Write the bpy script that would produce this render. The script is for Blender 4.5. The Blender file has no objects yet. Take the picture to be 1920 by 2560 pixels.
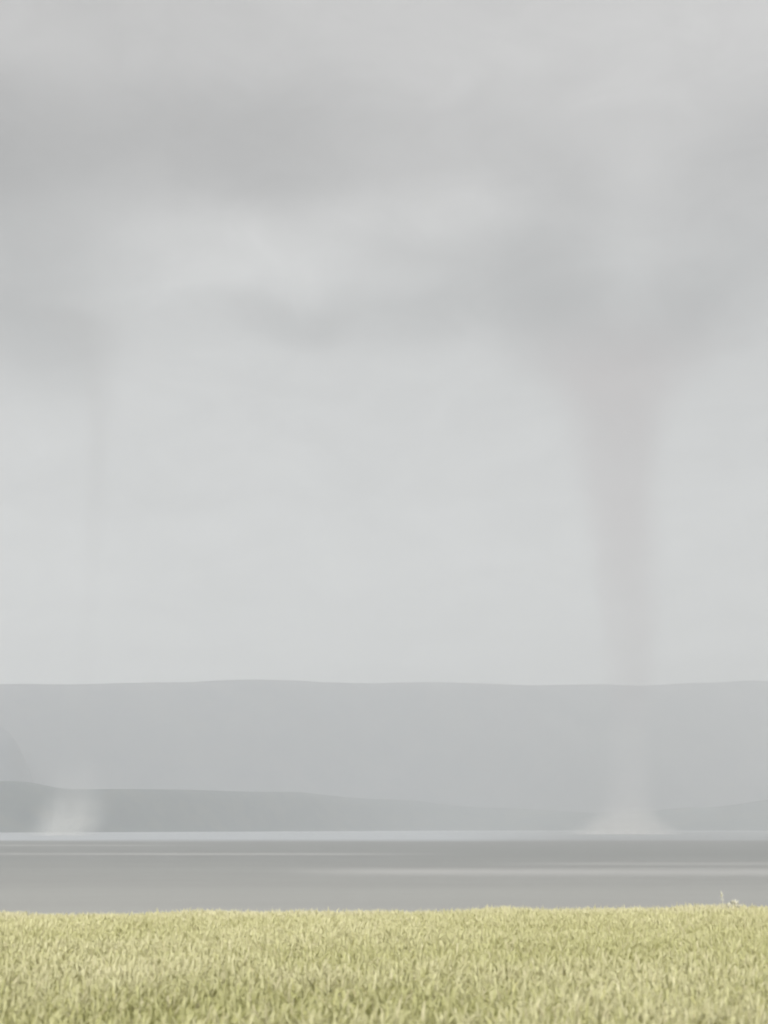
import bpy, math, random
import numpy as np
from mathutils import Vector, noise as mnoise

random.seed(7)
rng = np.random.default_rng(7)
R = math.radians
S = bpy.context.scene
C = S.collection

# ------------------------------------------------------------------ camera
EYE = 12.0                                   # eye height above the sea, standing in the field on the bluff
cam_d = bpy.data.cameras.new('camera')
cam = bpy.data.objects.new('camera', cam_d)
C.objects.link(cam)
cam.location = (0, 0, EYE)
cam.rotation_euler = (R(90 + 12.66), 0, 0)
cam_d.sensor_fit = 'VERTICAL'
cam_d.angle = R(40)
cam_d.dof.use_dof = True
cam_d.dof.focus_distance = 2500
cam_d.dof.aperture_fstop = 1.9
cam_d.clip_start = 0.1
cam_d.clip_end = 40000
S.camera = cam

# ------------------------------------------------------------------ render settings
S.render.engine = 'CYCLES'
S.view_settings.view_transform = 'Standard'
S.view_settings.look = 'None'
S.view_settings.exposure = 0.48
S.view_settings.gamma = 1.0
S.view_settings.use_curve_mapping = False
cy = S.cycles
cy.use_denoising = True
cy.max_bounces = 8
cy.diffuse_bounces = 3
cy.glossy_bounces = 3
cy.transmission_bounces = 2
cy.volume_bounces = 4
cy.transparent_max_bounces = 16
cy.volume_max_steps = 256
cy.pixel_filter_type = 'BLACKMAN_HARRIS'
cy.filter_width = 2.0
SUN_EL, SUN_AZ = 42, 200                     # high, behind the camera and to the left

# ------------------------------------------------------------------ node helper
class G:
    """small wrapper round a node tree"""
    def __init__(s, nt):
        s.nt = nt
    def n(s, t, **kw):
        nd = s.nt.nodes.new(t)
        for k, v in kw.items():
            setattr(nd, k, v)
        return nd
    def set(s, sock, v):
        if isinstance(v, bpy.types.NodeSocket):
            s.nt.links.new(v, sock)
        else:
            sock.default_value = v
    def m(s, op, a, b=None, c=None, clamp=False):
        nd = s.n('ShaderNodeMath', operation=op, use_clamp=clamp)
        s.set(nd.inputs[0], a)
        if b is not None: s.set(nd.inputs[1], b)
        if c is not None: s.set(nd.inputs[2], c)
        return nd.outputs[0]
    def mix(s, f, a, b, blend='MIX'):
        nd = s.n('ShaderNodeMix', data_type='RGBA', blend_type=blend)
        s.set(nd.inputs[0], f); s.set(nd.inputs[6], a); s.set(nd.inputs[7], b)
        return nd.outputs[2]
    def noise(s, vec, scale, detail=4, rough=0.5, dist=0.0):
        nd = s.n('ShaderNodeTexNoise')
        s.set(nd.inputs['Vector'], vec)
        nd.inputs['Scale'].default_value = scale
        nd.inputs['Detail'].default_value = detail
        nd.inputs['Roughness'].default_value = rough
        nd.inputs['Distortion'].default_value = dist
        return nd.outputs['Fac']
    def mr(s, v, a, b, c, d, smooth=False):
        nd = s.n('ShaderNodeMapRange', interpolation_type='SMOOTHSTEP' if smooth else 'LINEAR')
        s.set(nd.inputs[0], v)
        for i, q in enumerate((a, b, c, d)):
            s.set(nd.inputs[i + 1], q)
        return nd.outputs[0]
    def curve(s, v, pts):
        """piecewise curve; v in 0..1, values in 0..1"""
        nd = s.n('ShaderNodeFloatCurve')
        cv = nd.mapping.curves[0]
        while len(cv.points) > 2:
            cv.points.remove(cv.points[1])
        cv.points[0].location = pts[0]
        cv.points[-1].location = pts[-1]
        for p in pts[1:-1]:
            cv.points.new(*p)
        nd.mapping.update()
        s.set(nd.inputs['Value'], v)
        return nd.outputs[0]
    def scale_vec(s, vec, sc):
        nd = s.n('ShaderNodeMapping')
        s.set(nd.inputs['Vector'], vec)
        nd.inputs['Scale'].default_value = sc
        return nd.outputs[0]

def new_mat(name):
    m = bpy.data.materials.new(name)
    m.use_nodes = True
    m.node_tree.nodes.clear()
    g = G(m.node_tree)
    out = g.n('ShaderNodeOutputMaterial')
    return m, g, out

# ------------------------------------------------------------------ world: overcast storm sky over a Nishita base
W = bpy.data.worlds.new('World')
S.world = W
W.use_nodes = True
nt = W.node_tree
nt.nodes.clear()
g = G(nt)
sky = g.n('ShaderNodeTexSky', sky_type='NISHITA')
sky.sun_disc = False
sky.sun_elevation = R(SUN_EL)
sky.sun_rotation = R(SUN_AZ)
sky.air_density = 1.0
sky.dust_density = 4.0
tc = g.n('ShaderNodeTexCoord').outputs['Generated']
sep = g.n('ShaderNodeSeparateXYZ')
nt.links.new(tc, sep.inputs[0])
X, Y, Z = sep.outputs
RAD = 180 / math.pi
az = g.m('MULTIPLY', g.m('ARCTAN2', X, Y), RAD)
el = g.m('MULTIPLY', g.m('ARCSINE', Z), RAD)
# ragged edges for the cloud masses
w1 = g.m('SUBTRACT', g.noise(tc, 7, 5, 0.5), 0.5)
w2 = g.m('SUBTRACT', g.noise(g.scale_vec(tc, (1.7, 1.3, 1.1)), 8, 5, 0.5), 0.5)
azw = g.m('ADD', az, g.m('MULTIPLY', w1, 3.0))
elw = g.m('ADD', el, g.m('MULTIPLY', w2, 2.0))
# broad sheet: the cloud deck seen from below, projected on its plane, thins overhead
zz = g.m('MAXIMUM', Z, 0.06)
cmb = g.n('ShaderNodeCombineXYZ')
nt.links.new(g.m('DIVIDE', X, zz), cmb.inputs[0])
nt.links.new(g.m('DIVIDE', Y, zz), cmb.inputs[1])
deck = g.noise(cmb.outputs[0], 0.55, 5, 0.5, 0.4)
base = g.mr(deck, 0.3, 0.7, 0.95, 1.05)
zen = g.mr(elw, 8.0, 27.0, 1.03, 0.865, True)           # brighter gap low down, thicker deck overhead
lum = g.m('MULTIPLY', base, zen)
# cloud masses: azimuth, elevation, half widths (degrees), tilt, strength
LOBES = [
    (-14.0, 30.0, 10.0, 4.5, 0.0, -0.07),    # deck above the shelf
    (-13.5, 26.8, 12.5, 2.6, 0.03, -0.16),   # dark shelf, left
    (-1.0, 27.2, 8.5, 2.3, 0.03, -0.08),     # its eastern end
    (-17.6, 22.0, 5.6, 5.0, -0.12, -0.24),   # hanging mass above the left waterspout
    (-14.2, 18.6, 2.2, 1.6, -0.25, -0.07),   # its tip
    (-4.4, 20.5, 3.4, 0.9, -0.22, -0.12),    # ragged low tongue in the middle
    (0.2, 20.4, 4.2, 1.1, -0.02, -0.11),
    (4.6, 21.6, 4.4, 2.3, -0.12, -0.125),
    (14.6, 23.4, 3.8, 3.9, 0.45, -0.13),     # wall cloud, right of the spout
    (7.4, 23.4, 2.8, 3.6, 0.0, -0.13),       # wall cloud, left of the spout
    (10.4, 20.0, 4.6, 1.8, 0.08, -0.13),     # lowered base round the funnel
    (-5.6, 23.4, 5.0, 1.7, 0.10, 0.12),      # bright gap under the shelf
    (10.2, 25.5, 1.9, 5.0, 0.02, 0.025),     # paler core above the funnel
    (3.0, 24.7, 4.4, 1.2, 0.05, 0.06),
    (13.0, 32.5, 10.0, 3.5, 0.0, 0.09),      # thinner cloud at the top right
]
for (a, e, sa, se, tilt, amp) in LOBES:
    da = g.m('SUBTRACT', azw, a)
    de = g.m('SUBTRACT', g.m('SUBTRACT', elw, e), g.m('MULTIPLY', da, tilt))
    q = g.m('ADD', g.m('POWER', g.m('ABSOLUTE', g.m('DIVIDE', da, sa)), 3.4), g.m('POWER', g.m('ABSOLUTE', g.m('DIVIDE', de, se)), 3.4))
    lum = g.m('ADD', lum, g.m('MULTIPLY', g.m('EXPONENT', g.m('MULTIPLY', q, -1.0)), amp))
mott = g.noise(g.scale_vec(tc, (1, 1, 2.0)), 14, 6, 0.62, 0.8)
lum = g.m('MULTIPLY', lum, g.mr(mott, 0.25, 0.75, 0.93, 1.07))   # ragged mottling of the cloud base
lum = g.m('MULTIPLY', lum, 4.58)
tint = g.n('ShaderNodeCombineColor')
warm = g.mr(elw, 20.0, 28.0, 0.0, 1.0, True)               # the thick deck is a touch warmer
for i, (k0, k1) in enumerate(((0.996, 1.003), (1.0, 0.989), (0.984, 0.972))):
    nt.links.new(g.m('MULTIPLY', lum, g.mr(warm, 0.0, 1.0, k0, k1)), tint.inputs[i])
below = g.mr(Z, -0.06, 0.0, 0.0, 1.0, True)
skyc = g.mix(0.92, sky.outputs[0], tint.outputs[0])
skyc = g.mix(below, (1.6, 1.6, 1.45, 1), skyc)
bg = g.n('ShaderNodeBackground')
nt.links.new(skyc, bg.inputs[0])
bg.inputs[1].default_value = 0.1
wo = g.n('ShaderNodeOutputWorld')
nt.links.new(bg.outputs[0], wo.inputs[0])

# ------------------------------------------------------------------ sun, behind the camera, through a thin veil of cloud
sd = bpy.data.lights.new('sun', 'SUN')
sd.energy = 5.0
sd.angle = R(22)
sd.color = (1.0, 0.97, 0.93)
sun = bpy.data.objects.new('sun', sd)
C.objects.link(sun)
sun.rotation_euler = (R(90 - SUN_EL), 0, R(180 - SUN_AZ))
sun.location = (-40, -60, 120)

# ------------------------------------------------------------------ mesh helpers
def link_mesh(name, verts, faces, mat=None, parent=None, smooth=True):
    me = bpy.data.meshes.new(name)
    me.from_pydata([tuple(v) for v in verts], [], [tuple(f) for f in faces])
    me.update()
    if smooth:
        me.polygons.foreach_set('use_smooth', [True] * len(me.polygons))
    if mat: me.materials.append(mat)
    o = bpy.data.objects.new(name, me)
    C.objects.link(o)
    if parent: o.parent = parent
    return o

def grid(name, xs, ys, zf, mat):
    V = [(x, y, zf(x, y)) for y in ys for x in xs]
    n = len(xs)
    F = [(j * n + i, j * n + i + 1, (j + 1) * n + i + 1, (j + 1) * n + i)
         for j in range(len(ys) - 1) for i in range(n - 1)]
    return link_mesh(name, V, F, mat)

def box(name, x0, x1, y0, y1, z0, z1, mat):
    V = [(x, y, z) for z in (z0, z1) for y in (y0, y1) for x in (x0, x1)]
    F = [(0, 2, 3, 1), (4, 5, 7, 6), (0, 1, 5, 4), (2, 6, 7, 3), (0, 4, 6, 2), (1, 3, 7, 5)]
    return link_mesh(name, V, F, mat, smooth=False)

def interp(t, pts):
    for (a, va), (b, vb) in zip(pts, pts[1:]):
        if t <= b:
            f = max(0.0, (t - a) / (b - a))
            f = f * f * (3 - 2 * f)
            return va + (vb - va) * f
    return pts[-1][1]

def sm(a, b, x):
    t = min(1, max(0, (x - a) / (b - a)))
    return t * t * (3 - 2 * t)

# ------------------------------------------------------------------ the field on the bluff
def ground_z(x, y):
    z = EYE - 1.55
    if y > 0: z -= math.tan(R(1.6)) * min(y, 50)          # the field dips gently seaward
    z += 0.075 * max(-2, min(2, x / 7.6)) * sm(4, 27, y)
    z += 0.035 * mnoise.noise(Vector((x * 0.3, y * 0.3, 3.1))) + 0.015 * mnoise.noise(Vector((x * 1.1, y * 1.1, 9.1)))
    z -= 0.5 * 0.0045 * max(0, min(y, 50) - 22.5) ** 2    # rounds over at the brow of the bluff
    z -= 0.5 * 0.030 * max(0, min(y, 50) - 30) ** 2
    if y > 50: z -= 0.75 * (y - 50)
    return max(z + 0.03 * sm(8, 26, y), -1.6)

mat, g, out = new_mat('field_soil')
p = g.n('ShaderNodeBsdfPrincipled')
geo = g.n('ShaderNodeNewGeometry').outputs['Position']
c = g.mix(g.noise(geo, 0.8, 6, 0.6), (0.24, 0.225, 0.10, 1), (0.34, 0.32, 0.14, 1))
g.set(p.inputs['Base Color'], c)
p.inputs['Roughness'].default_value = 0.95
g.nt.links.new(p.outputs[0], out.inputs[0])
xs = sorted(set([-7000, -3000, -1200, -500, -200, -90, -45, 45, 90, 200, 500, 1200, 3000, 7000] + [i * 1.0 for i in range(-30, 31)]))
ys = sorted(set([-3000, -1200, -500, -200, -90, -40, -15, -5] + [i * 0.75 for i in range(0, 82)]))
o = grid('ground', xs, ys, ground_z, mat)
o['kind'] = 'structure'

# ------------------------------------------------------------------ sea
mat, g, out = new_mat('sea_water')
p = g.n('ShaderNodeBsdfPrincipled')
geo = g.n('ShaderNodeNewGeometry').outputs['Position']
sp = g.n('ShaderNodeSeparateXYZ')
g.nt.links.new(geo, sp.inputs[0])
sx, sy = sp.outputs[0], sp.outputs[1]
warp = g.m('MULTIPLY', g.m('SUBTRACT', g.noise(g.scale_vec(geo, (0.0016, 0.0035, 0.0)), 1.0, 4, 0.5), 0.5), 1.0)
# distance expressed as log so that wind lanes keep their look towards the horizon
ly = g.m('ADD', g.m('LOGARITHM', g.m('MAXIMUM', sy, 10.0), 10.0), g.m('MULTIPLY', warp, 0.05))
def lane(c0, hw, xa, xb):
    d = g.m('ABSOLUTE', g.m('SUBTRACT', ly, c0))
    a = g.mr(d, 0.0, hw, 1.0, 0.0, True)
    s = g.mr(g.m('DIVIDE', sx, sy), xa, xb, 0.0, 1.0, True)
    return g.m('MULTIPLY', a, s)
calm = g.mr(g.m('ADD', ly, g.m('MULTIPLY', warp, 0.12)), 3.10, 3.20, 0.0, 1.0, True)                         # calm water along the far coast, its sky reflection painted as paler colour
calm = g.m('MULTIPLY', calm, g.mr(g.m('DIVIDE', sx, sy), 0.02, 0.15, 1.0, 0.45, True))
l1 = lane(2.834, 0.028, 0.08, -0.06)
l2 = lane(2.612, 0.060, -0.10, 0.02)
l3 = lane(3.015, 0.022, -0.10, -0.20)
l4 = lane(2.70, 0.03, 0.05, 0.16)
slick_sheen = g.m('MAXIMUM', g.m('MAXIMUM', g.m('MULTIPLY', l1, 0.42), g.m('MULTIPLY', l2, 0.42)), g.m('MAXIMUM', g.m('MULTIPLY', l3, 0.45), g.m('MULTIPLY', l4, 0.25)))
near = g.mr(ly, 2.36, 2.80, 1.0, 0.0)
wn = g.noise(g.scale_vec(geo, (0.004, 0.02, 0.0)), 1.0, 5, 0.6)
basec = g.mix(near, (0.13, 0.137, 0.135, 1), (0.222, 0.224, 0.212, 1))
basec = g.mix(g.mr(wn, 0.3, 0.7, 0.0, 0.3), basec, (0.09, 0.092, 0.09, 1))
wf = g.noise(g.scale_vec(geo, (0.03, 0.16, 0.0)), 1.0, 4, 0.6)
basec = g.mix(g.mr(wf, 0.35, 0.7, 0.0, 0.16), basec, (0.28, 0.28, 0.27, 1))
basec = g.mix(slick_sheen, basec, (0.34, 0.34, 0.335, 1))  # sky sheen on the smoother lanes, painted into the base colour
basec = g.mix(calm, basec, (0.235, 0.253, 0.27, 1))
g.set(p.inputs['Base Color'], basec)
g.set(p.inputs['Roughness'], g.mix(calm, (0.45,) * 3 + (1,), (0.3,) * 3 + (1,)))
p.inputs['IOR'].default_value = 1.33
p.inputs['Specular IOR Level'].default_value = 0.5
bump = g.n('ShaderNodeBump')
bump.inputs['Strength'].default_value = 0.6
bump.inputs['Distance'].default_value = 0.5
g.set(bump.inputs['Height'], g.noise(g.scale_vec(geo, (0.25, 0.6, 1)), 1.0, 5, 0.6))
g.nt.links.new(bump.outputs[0], p.inputs['Normal'])
g.nt.links.new(p.outputs[0], out.inputs[0])
xs = [-7000, -3000, -1200, -400, 0, 400, 1200, 3000, 7000]
ys = [50, 120, 300, 700, 1500, 3000, 6000, 12000]
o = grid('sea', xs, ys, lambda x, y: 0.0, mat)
o['kind'] = 'structure'

# ------------------------------------------------------------------ far coast
def woods_mat(name, c0, c1, c2, sc, patch):
    mat, g, out = new_mat(name)
    p = g.n('ShaderNodeBsdfPrincipled')
    geo = g.n('ShaderNodeNewGeometry').outputs['Position']
    c = g.mix(g.mr(g.noise(geo, sc, 6, 0.65, 0.5), 0.35, 0.65, 0, 1), c0, c1)
    vo = g.n('ShaderNodeTexVoronoi')                     # fields and clearings between the woods
    g.set(vo.inputs['Vector'], g.scale_vec(geo, (1, 0.6, 1.6)))
    vo.inputs['Scale'].default_value = sc * 1.6
    sepc = g.n('ShaderNodeSeparateColor'); g.nt.links.new(vo.outputs['Color'], sepc.inputs[0])
    c = g.mix(g.mr(sepc.outputs[0], 0.5, 0.9, 0, patch), c, c2)
    g.set(p.inputs['Base Color'], c)
    p.inputs['Roughness'].default_value = 1.0
    g.nt.links.new(p.outputs[0], out.inputs[0])
    return mat

def fbm(x, y, s, oct=4):
    v, a = 0, 1
    for k in range(oct):
        v += a * mnoise.noise(Vector((x / s, y / s, 1.7 * k)))
        a *= 0.5; s *= 0.5
    return v

def hill(name, line, crest, front, back, mat, nx=220, ny=26, rough=0.06):
    """range of hills: line(x) = distance of its foot, crest(x) = crest height; z rises over `front` metres"""
    x0, x1 = -5200, 5200
    V, F = [], []
    for j in range(ny + 1):
        t = j / ny
        for i in range(nx + 1):
            x = x0 + (x1 - x0) * i / nx
            d = t * (front + back)
            y = line(x) + d
            h = crest(x)
            if d <= front:
                f = sm(0, 1, d / front) * 0.75 + 0.25 * (d / front)
            else:
                f = 1 - 0.5 * sm(0, 1, (d - front) / back)
            z = h * f * (1 + rough * fbm(x, y, 700) * min(1, f * 1.5) * (1 if f < 0.97 else 0.25)) - 1.5 * (1 - min(1, f * 20))
            z = max(z, -1.5)
            V.append((x, y, z))
    n = nx + 1
    for j in range(ny):
        for i in range(nx):
            F.append((j * n + i, j * n + i + 1, (j + 1) * n + i + 1, (j + 1) * n + i))
    o = link_mesh(name, V, F, mat)
    o['kind'] = 'structure'
    return o

# crest lines as tangent of azimuth -> tangent of elevation, turned into metres at the crest's distance
def crest_fn(line, front, pts):
    def f(x):
        d = line(x) + front
        return interp(x / d, pts) * d + EYE
    return f
ridge_line = lambda x: 6200 + 0.60 * (x + 2000)
rpts = [(-.6, .085), (-.28, .0995), (-.17, .1005), (-.10, .1023), (0, .1005), (.15, .0995), (.18, .0985), (.21, .1000), (.28, .1015), (.6, .09)]
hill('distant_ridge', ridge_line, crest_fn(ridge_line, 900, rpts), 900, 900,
     woods_mat('ridge_woods_haze_tint', (0.034, 0.042, 0.054, 1), (0.066, 0.072, 0.080, 1), (0.085, 0.088, 0.09, 1), 0.006, 0.35), rough=0.05)  # blue of the distant haze mixed into the woods' own colours
head_line = lambda x: 3700 + 3100 * sm(-1400, 600, x)
hpts = [(-.6, .030), (-.30, .032), (-.262, .0315), (-.22, .026), (-.19, .0262), (-.155, .0262), (-.07, .0245), (0, .0195), (.08, .0135), (.16, .010), (.22, .014), (.29, .021), (.6, .03)]
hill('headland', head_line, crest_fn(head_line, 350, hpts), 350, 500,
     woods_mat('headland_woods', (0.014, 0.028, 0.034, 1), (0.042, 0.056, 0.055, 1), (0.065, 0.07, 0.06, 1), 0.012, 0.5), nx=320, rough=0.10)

hill_line = lambda x: 6000
lpts = [(-.9, .07), (-.6, .10), (-.31, .101), (-.285, .094), (-.266, .066), (-.24, .022), (-.20, -.01), (.9, -.01)]
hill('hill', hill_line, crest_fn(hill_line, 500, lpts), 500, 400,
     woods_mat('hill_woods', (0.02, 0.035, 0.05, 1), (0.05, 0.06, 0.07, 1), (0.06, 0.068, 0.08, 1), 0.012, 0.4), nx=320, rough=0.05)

# ------------------------------------------------------------------ waterspouts
def spout_part(name, parent, prof, dens, albedo, aniso, nscale, mat_name, zdens, rag=0.7, low=None):
    """prof: (z, centre x, radius) in metres; the mesh is a lathe round the leaning axis, the mist inside fades to its skin"""
    z0, z1 = prof[0][0], prof[-1][0]
    H = z1 - z0
    cmin = min(p[1] for p in prof) - 1; cmax = max(p[1] for p in prof) + 1
    rmax = max(p[2] for p in prof)
    zc = [(p[0], p[1]) for p in prof]; zr = [(p[0], p[2]) for p in prof]
    NS, NA = 40, 28
    V, F = [], []
    for j in range(NS + 1):
        z = z0 + H * j / NS
        cx, r = interp(z, zc), interp(z, zr) * 1.06
        for i in range(NA):
            a = 2 * math.pi * i / NA
            V.append((cx + r * math.cos(a), r * math.sin(a), z))
    for j in range(NS):
        for i in range(NA):
            k = (i + 1) % NA
            F.append((j * NA + i, j * NA + k, (j + 1) * NA + k, (j + 1) * NA + i))
    F.append(tuple(range(NA))[::-1]); F.append(tuple(NS * NA + i for i in range(NA)))
    mat, g, out = new_mat(mat_name)
    ob = g.n('ShaderNodeTexCoord').outputs['Object']
    sp = g.n('ShaderNodeSeparateXYZ'); g.nt.links.new(ob, sp.inputs[0])
    t = g.mr(sp.outputs[2], z0, z1, 0, 1)
    def tab(vals, lo, hi):
        N = 14
        pts = [(k / N, (interp(z0 + H * k / N, vals) - lo) / (hi - lo)) for k in range(N + 1)]
        return g.mr(g.curve(t, pts), 0, 1, lo, hi)
    cx = tab(zc, cmin, cmax)
    r = tab(zr, 0, rmax)
    dx = g.m('SUBTRACT', sp.outputs[0], cx)
    rho = g.m('DIVIDE', g.m('SQRT', g.m('ADD', g.m('MULTIPLY', dx, dx), g.m('MULTIPLY', sp.outputs[1], sp.outputs[1]))), r)
    nz = g.noise(g.scale_vec(ob, (1, 1, 0.3)), nscale, 4, 0.55, 0.6)
    rho = g.m('ADD', rho, g.m('MULTIPLY', g.m('SUBTRACT', nz, 0.5), rag))
    fall = g.mr(rho, 0.35, 0.95, 1.0, 0.0, True)
    dz = tab(zdens, 0, 1)
    d = g.m('MULTIPLY', g.m('MULTIPLY', fall, dz), g.m('MULTIPLY', g.mr(nz, 0.28, 0.72, max(0.05, 1 - rag), 1 + rag), dens))
    vol = g.n('ShaderNodeVolumePrincipled')
    vol.inputs['Color'].default_value = albedo
    if low:                                       # the foot of the column carries white lifted spray
        g.set(vol.inputs['Color'], g.mix(g.mr(sp.outputs[2], low[0], low[1], 0, 1, True), (0.96, 0.94, 0.94, 1), albedo))
    vol.inputs['Anisotropy'].default_value = aniso
    g.set(vol.inputs['Density'], d)
    g.nt.links.new(vol.outputs[0], out.inputs['Volume'])
    mat.cycles.volume_step_rate = 0.35
    return link_mesh(name, V, F, mat, parent)

def spout(loc, label):
    e = bpy.data.objects.new('waterspout', None)
    C.objects.link(e)
    e.location = loc
    e['label'] = label; e['category'] = 'waterspout'; e['group'] = 'waterspouts standing on the sea'
    return e

# broad right-hand one, 2.7 km off
ws = spout((463, 2700, 0), 'broad grey waterspout column on the right, reaching from the cloud base down to pale spray')
spout_part('funnel', ws,
           [(30, -2, 58), (120, 0, 52), (230, 8, 58), (360, 12, 76), (500, 6, 92), (640, 2, 108), (760, 2, 126), (840, 5, 165), (910, 8, 235), (990, 15, 400)],
           0.0029, (0.56, 0.485, 0.50, 1), 0.5, 0.012, 'funnel_mist',
           [(30, 0.85), (150, 0.8), (300, 0.75), (400, 0.9), (600, 0.9), (780, 0.8), (870, 0.65), (930, 0.45), (990, 0.25)], 0.75, (170, 300))
spout_part('spray', ws,
           [(0.3, -14, 135), (12, -10, 122), (30, -8, 92), (52, -4, 70), (90, 0, 62), (150, 0, 52)],
           0.0082, (0.96, 0.945, 0.925, 1), 0.55, 0.03, 'spray_mist',
           [(0.3, 1.0), (15, 1.0), (32, 0.8), (58, 0.3), (90, 0.12), (150, 0.03)], 0.95)
# slender left-hand one, 2.3 km off
wl = spout((-497, 2300, 0), 'slender faint waterspout on the left, its thin funnel hanging over a cup of spray')
spout_part('funnel', wl,
           [(60, 2, 36), (150, 6, 24), (300, 10, 22), (480, 12, 26), (640, 12, 30), (740, 10, 40), (790, 4, 56), (840, -8, 90), (900, -30, 160)],
           0.0040, (0.50, 0.49, 0.49, 1), 0.5, 0.02, 'thin_funnel_mist',
           [(60, 0.2), (200, 0.2), (350, 0.3), (480, 0.6), (640, 0.85), (740, 0.85), (820, 0.6), (900, 0.25)], 0.6)
spout_part('spray', wl,
           [(0.3, -14, 66), (8, -11, 68), (25, -4, 70), (50, 2, 66), (75, 4, 54), (150, 5, 38)],
           0.0118, (0.96, 0.955, 0.93, 1), 0.55, 0.02, 'cup_spray_mist',
           [(0.3, 1.0), (15, 1.0), (40, 0.65), (70, 0.35), (150, 0.08)], 0.75)

# ------------------------------------------------------------------ sea haze
mat, g, out = new_mat('haze_air')
vol = g.n('ShaderNodeVolumePrincipled')
vol.inputs['Color'].default_value = (0.973, 0.988, 0.994, 1)
vol.inputs['Density'].default_value = 0.00019
vol.inputs['Anisotropy'].default_value = 0.55
g.nt.links.new(vol.outputs[0], out.inputs['Volume'])
o = box('haze', -7100, 7100, -3100, 12600, -2.6, 1010, mat)
o['kind'] = 'stuff'

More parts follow.
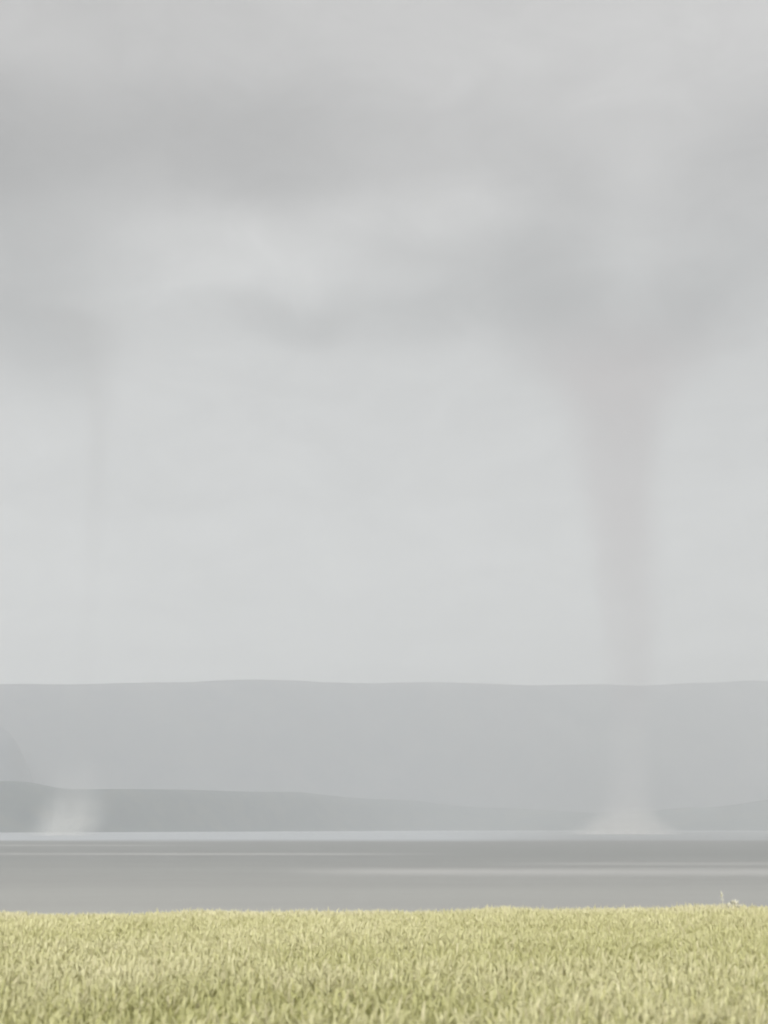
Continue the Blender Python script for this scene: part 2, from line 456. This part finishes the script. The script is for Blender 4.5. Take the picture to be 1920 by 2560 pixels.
# ------------------------------------------------------------------ the field: one dense stand of tall grass
def crop(name, pts, tier, mat):
    """pts: root positions; every plant gets a nodding head and arching blades (tier 0 nearest, 2 farthest)"""
    N = len(pts)
    VV, FF, CC = [], [], []
    voff = 0
    def add(v, quads, col):
        nonlocal voff
        n, k = v.shape[0], v.shape[1]
        VV.append(v.reshape(-1, 3)); CC.append(np.repeat(col[:, None], k, 1).reshape(-1, 3))
        f = (np.array(quads)[None] + (np.arange(n) * k)[:, None, None] + voff).reshape(-1, 4)
        FF.append(f); voff += n * k
    patch = pts[:, 3]
    h = rng.normal(0.80, 0.035, N).clip(0.68, 0.87) * (1 + 0.065 * patch)
    brow = np.clip((pts[:, 1] - 23.5) / 3.0, 0, 1)
    h = h * (1 + brow * 0.10 * np.array([mnoise.noise(Vector((x * 0.7, 0.0, 4.0))) for x in pts[:, 0]]))
    ang = rng.uniform(0, 2 * np.pi, N)
    lean = np.abs(rng.normal(0, 0.13, N))
    dirx, diry = np.cos(ang), np.sin(ang)
    g0 = (0.5 + 0.22 * rng.normal(0, 1, N) + 0.7 * patch).clip(0, 1)[:, None]
    leafc = np.array([0.36, 0.375, 0.14]) * (1 - g0) + np.array([0.515, 0.495, 0.235]) * g0
    headc = np.array([0.54, 0.545, 0.265]) * (1 - g0) + np.array([0.72, 0.70, 0.47]) * g0
    far_pale = np.clip((pts[:, 1] - 7.5) / 17.0, 0, 1)[:, None] * 0.62          # paler towards the brow
    leafc = leafc * (1 - far_pale) + np.array([0.64, 0.62, 0.34]) * far_pale
    headc = headc * (1 - far_pale) + np.array([0.70, 0.685, 0.42]) * far_pale
    bright = rng.random(N) < 0.06
    headc[bright] = np.array([0.70, 0.67, 0.45])
    headc = headc * (1 - 0.7 * brow[:, None]) + np.array([0.74, 0.71, 0.52]) * 0.7 * brow[:, None]   # bleached along the brow
    def pos(s):
        b = lean * h * s * s
        return np.stack([pts[:, 0] + dirx * b, pts[:, 1] + diry * b, pts[:, 2] + h * s * (1 - 0.3 * lean * s)], 1)
    if tier == 0:                                  # stalk
        rows = []
        for s, r in ((0.4, 0.0028), (0.9, 0.0020)):
            p = pos(s)
            rows.append(np.stack([p + np.array([math.cos(a) * r, math.sin(a) * r, 0]) for a in (0.3, 2.4, 4.5)], 1))
        add(np.concatenate(rows, 1), [(i, (i + 1) % 3, 3 + (i + 1) % 3, 3 + i) for i in range(3)], leafc)
    # head: three-sided spindle bent along the lean
    L = rng.normal(0.10, 0.02, N).clip(0.055, 0.15)
    wd = rng.normal(0.0078, 0.0016, N).clip(0.0045, 0.012) * (0.95, 1.05, 1.2)[tier]
    nod = rng.normal(0.6, 0.5, N).clip(0, 2.0)
    prof = ((0.3, 1.0, 0.85, 0.1), (0.3, 1.0, 0.85, 0.1), (0.5, 1.0, 0.15))[tier]
    K = len(prof)
    p = pos(0.9).copy(); rows = []
    for k in range(K):
        f = k / (K - 1)
        a = lean * 1.5 + nod * f
        if k:
            st = L / (K - 1)
            p = p + np.stack([dirx * np.sin(a) * st, diry * np.sin(a) * st, np.cos(a) * st], 1)
        side = np.stack([-diry, dirx, 0 * dirx], 1)
        up = np.stack([dirx * np.cos(a), diry * np.cos(a), -np.sin(a)], 1)
        r_ = (wd * prof[k])[:, None]
        rows.append(np.stack([p + side * r_ - up * r_ * 0.4, p + up * r_ * 0.8, p - side * r_ - up * r_ * 0.4], 1))
    add(np.concatenate(rows, 1), [(j * 3 + i, j * 3 + (i + 1) % 3, (j + 1) * 3 + (i + 1) % 3, (j + 1) * 3 + i) for j in range(K - 1) for i in range(3)], headc)
    # blades arching out and over
    for li in range((3, 2, 1)[tier]):
        s = rng.uniform(0.45, 0.85, N)
        b = lean * h * s * s
        p = np.stack([pts[:, 0] + dirx * b, pts[:, 1] + diry * b, pts[:, 2] + h * s], 1)
        a = rng.uniform(0, 2 * np.pi, N)
        dx, dy = np.cos(a), np.sin(a)
        LL = rng.uniform(0.08, 0.20, N)
        w = rng.uniform(0.0026, 0.0058, N) * (1.0, 1.2, 1.1)[tier]
        th = rng.uniform(0.1, 0.5, N)
        bend = rng.uniform(0.3, 2.2, N)
        K = (5, 3, 3)[tier]
        rows = []
        tw = rng.normal(0, 0.5, N)
        for k in range(K):
            f = k / (K - 1)
            aa = th + bend * f * f
            if k:
                st = LL / (K - 1)
                p = p + np.stack([dx * np.sin(aa) * st, dy * np.sin(aa) * st, np.cos(aa) * st], 1)
            ww = w * (1 - f ** 2.2) + 0.0006
            sd_ = np.stack([-dy * np.cos(tw * f), dx * np.cos(tw * f), np.sin(tw * f)], 1) * ww[:, None]
            rows.append(np.stack([p + sd_, p - sd_], 1))
        lc = leafc * rng.uniform(0.85, 1.15, N)[:, None]
        dry = rng.random(N) < 0.10
        lc[dry] = np.array([0.55, 0.50, 0.30])
        add(np.concatenate(rows, 1), [(j * 2, j * 2 + 1, j * 2 + 3, j * 2 + 2) for j in range(K - 1)], lc)
    V = np.concatenate(VV); F = np.concatenate(FF); Cc = np.concatenate(CC)
    me = bpy.data.meshes.new(name)
    me.vertices.add(len(V)); me.vertices.foreach_set('co', V.astype(np.float32).ravel())
    me.loops.add(F.size); me.loops.foreach_set('vertex_index', F.astype(np.int32).ravel())
    me.polygons.add(len(F))
    me.polygons.foreach_set('loop_start', np.arange(0, F.size, 4, dtype=np.int32))
    me.polygons.foreach_set('use_smooth', np.ones(len(F), dtype=bool))
    me.update(calc_edges=True)
    at = me.color_attributes.new('blade_tint', 'FLOAT_COLOR', 'POINT')
    at.data.foreach_set('color', np.concatenate([Cc, np.ones((len(Cc), 1))], 1).clip(0, 1).astype(np.float32).ravel())
    me.materials.append(mat)
    o = bpy.data.objects.new(name, me)
    C.objects.link(o)
    return o

def scatter(y0, y1, dens, margin):
    out = []
    xm = 0.29 * y1 + margin
    n = int(dens * (y1 - y0) * 2 * xm)
    xs_ = rng.uniform(-xm, xm, n); ys_ = rng.uniform(y0, y1, n)
    keep = rng.random(n)
    for x, y, kp in zip(xs_, ys_, keep):
        if abs(x) > 0.29 * y + margin: continue
        pt = mnoise.noise(Vector((x * 0.3, y * 0.35, 5.5))) + 0.6 * mnoise.noise(Vector((x * 1.3, y * 1.5, 2.2)))
        if kp < -0.6 * (pt + 0.12): continue     # thinner patches
        out.append((x, y, ground_z(x, y), pt))
    return np.array(out)

mat, g, out = new_mat('grass_blades')
at = g.n('ShaderNodeVertexColor', layer_name='blade_tint')
geo = g.n('ShaderNodeNewGeometry').outputs['Position']
c = g.mix(g.mr(g.noise(geo, 35, 3, 0.6), 0.3, 0.7, 0, 0.2), at.outputs[0], (0.44, 0.40, 0.19, 1))
df = g.n('ShaderNodeBsdfPrincipled')
g.set(df.inputs['Base Color'], c)
df.inputs['Roughness'].default_value = 0.6
df.inputs['Specular IOR Level'].default_value = 0.3
tr = g.n('ShaderNodeBsdfTranslucent')
g.set(tr.inputs['Color'], c)
mx = g.n('ShaderNodeMixShader')
mx.inputs[0].default_value = 0.42
g.nt.links.new(df.outputs[0], mx.inputs[1]); g.nt.links.new(tr.outputs[0], mx.inputs[2])
g.nt.links.new(mx.outputs[0], out.inputs[0])
LAB = ('nearest pale yellow-green standing grass with nodding heads', 'pale yellow-green standing grass across the middle of the field',
       'palest standing grass along the far brow of the field, against the grey sea')
for tier, (y0, y1, dens) in enumerate(((5.0, 11.0, 460), (11.0, 17.0, 400), (17.0, 31.0, 325))):
    o = crop('grass', scatter(y0, y1, dens, 2.0), tier, mat)
    o['kind'] = 'stuff'
    o['label'] = LAB[tier]
    o['category'] = 'grass'

# ------------------------------------------------------------------ one pale weed standing above the brow
wm, g, out = new_mat('weed_bleached')
p = g.n('ShaderNodeBsdfPrincipled')
geo = g.n('ShaderNodeTexCoord').outputs['Object']
g.set(p.inputs['Base Color'], g.mix(g.noise(geo, 30, 3), (0.46, 0.45, 0.36, 1), (0.56, 0.54, 0.44, 1)))
p.inputs['Roughness'].default_value = 0.9
g.nt.links.new(p.outputs[0], out.inputs[0])
def tube_v(path, rad, k=6):
    V, F = [], []
    for j, (q, r) in enumerate(zip(path, rad)):
        for i in range(k):
            a = 2 * math.pi * i / k
            V.append((q[0] + r * math.cos(a), q[1] + r * math.sin(a), q[2]))
    for j in range(len(path) - 1):
        for i in range(k):
            F.append((j * k + i, j * k + (i + 1) % k, (j + 1) * k + (i + 1) % k, (j + 1) * k + i))
    F.append(tuple((len(path) - 1) * k + i for i in range(k)))
    return V, F
WX, WY = 6.36, 26.8
weed = bpy.data.objects.new('weed', None)
C.objects.link(weed)
weed.location = (WX, WY, ground_z(WX, WY) + 0.0)
weed['label'] = 'pale bushy weed with one taller thin stem above the right end of the field brow'
weed['category'] = 'weed'
V, F = tube_v([(-0.10, 0, 0), (-0.11, 0.01, 0.5), (-0.13, 0.0, 0.9), (-0.15, 0.0, 1.12)], [0.009, 0.008, 0.005, 0.003])
link_mesh('stem', V, F, wm, weed)
def tuft(name, cx, cz, rx, rz, n, ln):
    V, F = [], []
    for _ in range(n):
        d = Vector((random.gauss(0, 1), random.gauss(0, 1), random.gauss(0.3, 1))).normalized()
        r = random.random() ** 0.5
        c = Vector((cx + d.x * rx * r, d.y * rx * r, cz + d.z * rz * r))
        t = (d + Vector((0, 0, 0.8))).normalized() * ln * random.uniform(0.6, 1.2)
        s_ = Vector((-d.y, d.x, 0.2)).normalized() * ln * 0.16
        b = len(V)
        V += [c - s_, c + s_, c + t * 0.6 + s_ * 0.8, c + t, c + t * 0.6 - s_ * 0.8]
        F.append((b, b + 1, b + 2, b + 3, b + 4))
    return link_mesh(name, V, F, wm, weed)
tuft('seed_head', -0.145, 1.0, 0.025, 0.12, 26, 0.045)
tuft('foliage', 0.05, 0.74, 0.24, 0.12, 240, 0.08)
tuft('foliage', 0.09, 0.86, 0.08, 0.07, 60, 0.06)
V, F = tube_v([(0.05, 0, 0), (0.05, 0, 0.45), (0.05, 0, 0.9)], [0.014, 0.012, 0.006])
link_mesh('stem', V, F, wm, weed)
